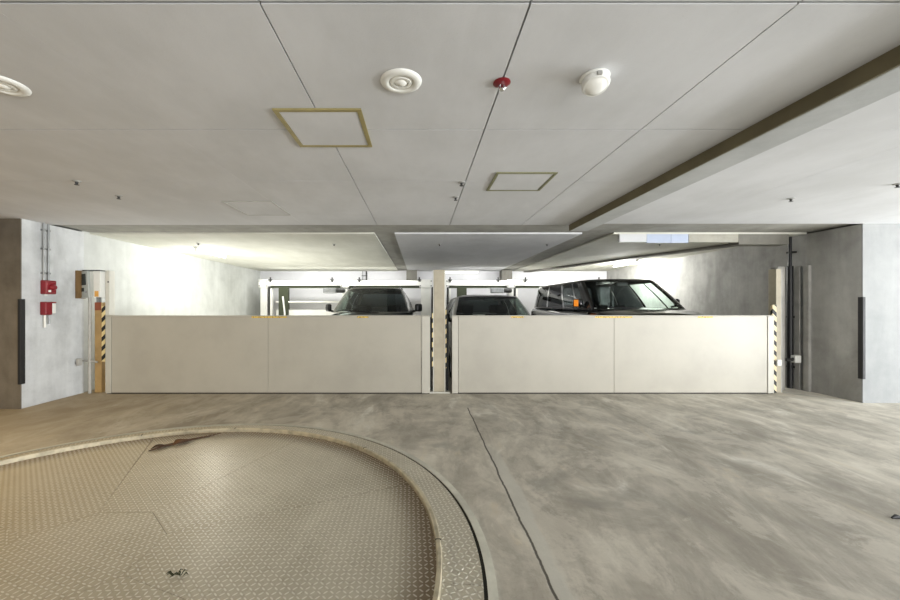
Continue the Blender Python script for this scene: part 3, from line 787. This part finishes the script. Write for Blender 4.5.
    for row, yr in enumerate(P['seats']):
        for s in (-1, 1):
            x = s * wB * .46
            tilt = Matrix.Translation((x, yr, .52)) @ Matrix.Rotation(R(-14), 4, 'X')
            se = MB().box(-.24, .24, -.07, .07, 0, .70, .05, 4, tilt).build('seat', P.get('seat_mat', 'seat_cloth'), o, smooth=60)
            MB().box(-.13, .13, -.05, .05, .73, .93, .045, 4, tilt).build('headrest', P.get('seat_mat', 'seat_cloth'), se, smooth=60)
            MB().box(-.25, .25, -.5, -.02, .40, .56, .05, 4, Matrix.Translation((x, yr, 0))).build('seat_cushion', P.get('seat_mat', 'seat_cloth'), se, smooth=60)
    mp = S('f', 0, .82, -.06)
    MB().box(-.11, .11, -.015, .015, -.035, .035, .012, 3, Matrix.Translation(mp + Vector((0, .04, 0)))).build('cabin_mirror', 'trim', o, smooth=60)
    if P.get('rails'):
        for s in (-1, 1):
            pts = []
            for k in range(13):
                u = k / 12; q = ring('R' if s > 0 else 'L', -.72 + 1.5 * u, True)
                pts.append(Vector((q.x - s * .06, q.y, q.z + .035 + .045 * min(1, min(u, 1 - u) * 8))))
            MB().tube(pts, .014, 8).build('roof_rail', 'trim', o, smooth=True)
    if P.get('fin'):
        MB().prism([(-.012, T1 - .42), (.012, T1 - .42), (.02, T1 - .24), (-.02, T1 - .24)], zT1 + cr * .4, zT1 + cr + .05).build('antenna', 'trim', o)
    return o

SUV = dict(L=4.6, W=.92, paint='suv', cabin=(1.25, 4.1), rw=.36, wheels=(.92, 3.65),
    stations=[(0, .62, .42, .72, .78), (.08, .78, .30, .92, 1.00), (.3, .88, .26, 1.08, 1.16), (.75, .91, .24, 1.17, 1.24), (1.25, .92, .24, 1.22, 1.29),
              (2.5, .92, .24, 1.25, 1.29), (4.1, .90, .26, 1.30, 1.33), (4.5, .84, .32, 1.22, 1.25), (4.6, .74, .45, 1.0, 1.02)],
    belt=(1.02, 4.42, 1.265, 1.32, .80), roof=(1.75, 4.05, 1.80, 1.78, .585), nb=8, nt=9,
    side=[(-.78, -.16, 'glass'), (-.10, .38, 'glass_dark'), (.43, .80, 'glass_dark')], mirror=(1.52, 1.36), mirror_mat='trim', indicator=(.06, .01, False),
    seats=(2.05, 2.95), rails=True, fin=True, crown=.035)
car('car', 'dark grey SUV with roof rails parked behind the left gate', -.98, 6.42, SUV)
HAT = dict(L=4.3, W=.88, paint='sedan', cabin=(1.15, 3.9), rw=.32, wheels=(.85, 3.4),
    stations=[(0, .6, .34, .62, .68), (.08, .74, .24, .78, .86), (.3, .84, .2, .94, 1.00), (.7, .87, .19, 1.02, 1.08), (1.15, .88, .19, 1.08, 1.13),
              (2.4, .88, .19, 1.11, 1.14), (3.8, .86, .2, 1.16, 1.18), (4.2, .80, .28, 1.08, 1.1), (4.3, .72, .4, .9, .92)],
    belt=(.85, 4.12, 1.105, 1.17, .82), roof=(1.62, 3.75, 1.63, 1.60, .65), nb=8, nt=9,
    side=[(-.78, -.14, 'glass'), (-.08, .40, 'glass_dark'), (.45, .78, 'glass_dark')], mirror=(1.35, 1.16), mirror_mat='trim', indicator=(.06, .01, False),
    seats=(1.9, 2.75), crown=.045)
car('car', 'graphite hatchback parked behind the right gate next to the middle column', 1.45, 6.45, HAT)
VAN = dict(glass='glass_clear', L=4.9, W=.97, paint='van', cabin=(1.05, 4.75), rw=.35, wheels=(.92, 3.85),
    stations=[(0, .66, .36, .86, .90), (.07, .80, .26, 1.08, 1.15), (.25, .88, .24, 1.20, 1.27), (.6, .985, .22, 1.29, 1.345), (1.0, .975, .22, 1.30, 1.37),
              (2.5, .975, .22, 1.30, 1.34), (4.75, .96, .24, 1.33, 1.36), (4.86, .88, .3, 1.30, 1.32), (4.9, .84, .4, 1.2, 1.22)],
    belt=(.72, 4.84, 1.325, 1.35, .93), roof=(1.62, 4.72, 1.965, 1.985, .78), nb=9, nt=12,
    side=[(-.80, -.645, 'glass_clear'), (-.615, -.27, 'glass_clear'), (-.22, .28, 'glass_dark'), (.33, .82, 'glass_dark')], mirror=(1.28, 1.46), mirror_mat='van', indicator=(.05, .065, True),
    seats=(2.25, 3.1, 4.0), crown=.04, bulge=.02)
car('minivan', 'black tall minivan with amber mirror lamp parked behind the right gate', 4.19, 6.33, VAN)

# ------------------------------------------------------------------ lights
def area(name, loc, rot, sx, sy, e, col=(1, 1, 1)):
    l = bpy.data.lights.new(name, 'AREA'); l.shape = 'RECTANGLE'; l.size = sx; l.size_y = sy; l.energy = e; l.color = col
    o = bpy.data.objects.new(name, l); o.location = loc; o.rotation_euler = rot; COL.objects.link(o); return o
def point(name, loc, e, r=.08, col=(1, 1, .97)):
    l = bpy.data.lights.new(name, 'POINT'); l.energy = e; l.shadow_soft_size = r; l.color = col
    o = bpy.data.objects.new(name, l); o.location = loc; COL.objects.link(o)
area('entrance_daylight', (11.8, .3, 1.35), (0, R(90), 0), 2.4, 8.4, 620, (.93, .97, 1.0))
area('added_ceiling_uplight', (11.2, .3, .25), (0, R(90 + 38), 0), 1.2, 8.4, 800, (.95, .98, 1.0))  # added low light tilted up to brighten the ceiling
area('driveway_daylight', (7.5, -7.5, .5), (R(90 + 12), 0, R(8)), 11, 1.6, 900, (1, .99, .97))
area('warm_garage_lamp', (-5.4, 1.7, 2.5), (0, 0, 0), 1.2, .3, 110, (1, .81, .52))
point('left_bay_glow', (-4.5, 8.2, 2.42), 42, .1)
point('right_bay_glow', (5.55, 10.3, 2.44), 200, .08)
area('added_left_bay_uplight', (-3.7, 9.2, .25), (R(180), 0, 0), 2.0, 3.5, 90, (1, 1, .95))  # added uplight hidden behind the gates to brighten the rear ceiling
area('back_wall_fill', (-2.5, 11.6, 2.5), (R(35), 0, 0), 4.5, .1, 40, (1, 1, .97))  # added strip lights without fixtures, brightening the back wall
area('back_wall_fill', (3.3, 11.6, 2.5), (R(35), 0, 0), 4.5, .1, 40, (1, 1, .97))
W = bpy.data.worlds.new('world'); scene.world = W; W.use_nodes = True
W.node_tree.nodes['Background'].inputs[0].default_value = (.93, .96, 1, 1)
W.node_tree.nodes['Background'].inputs[1].default_value = 1.0

# ------------------------------------------------------------------ camera
cd = bpy.data.cameras.new('camera'); cam = bpy.data.objects.new('camera', cd); COL.objects.link(cam)
cam.location = (0, 0, 1.4); cam.rotation_euler = (R(90), 0, 0)
cd.sensor_width = 36; cd.lens = 36 * 380 / 900
cd.shift_x = 30 / 900; cd.shift_y = 6 / 900
cd.clip_start = .05
scene.camera = cam
scene.cycles.use_denoising = True
scene.cycles.max_bounces = 10
scene.cycles.transparent_max_bounces = 16
scene.view_settings.view_transform = 'Standard'
scene.view_settings.look = 'None'
scene.view_settings.exposure = .22
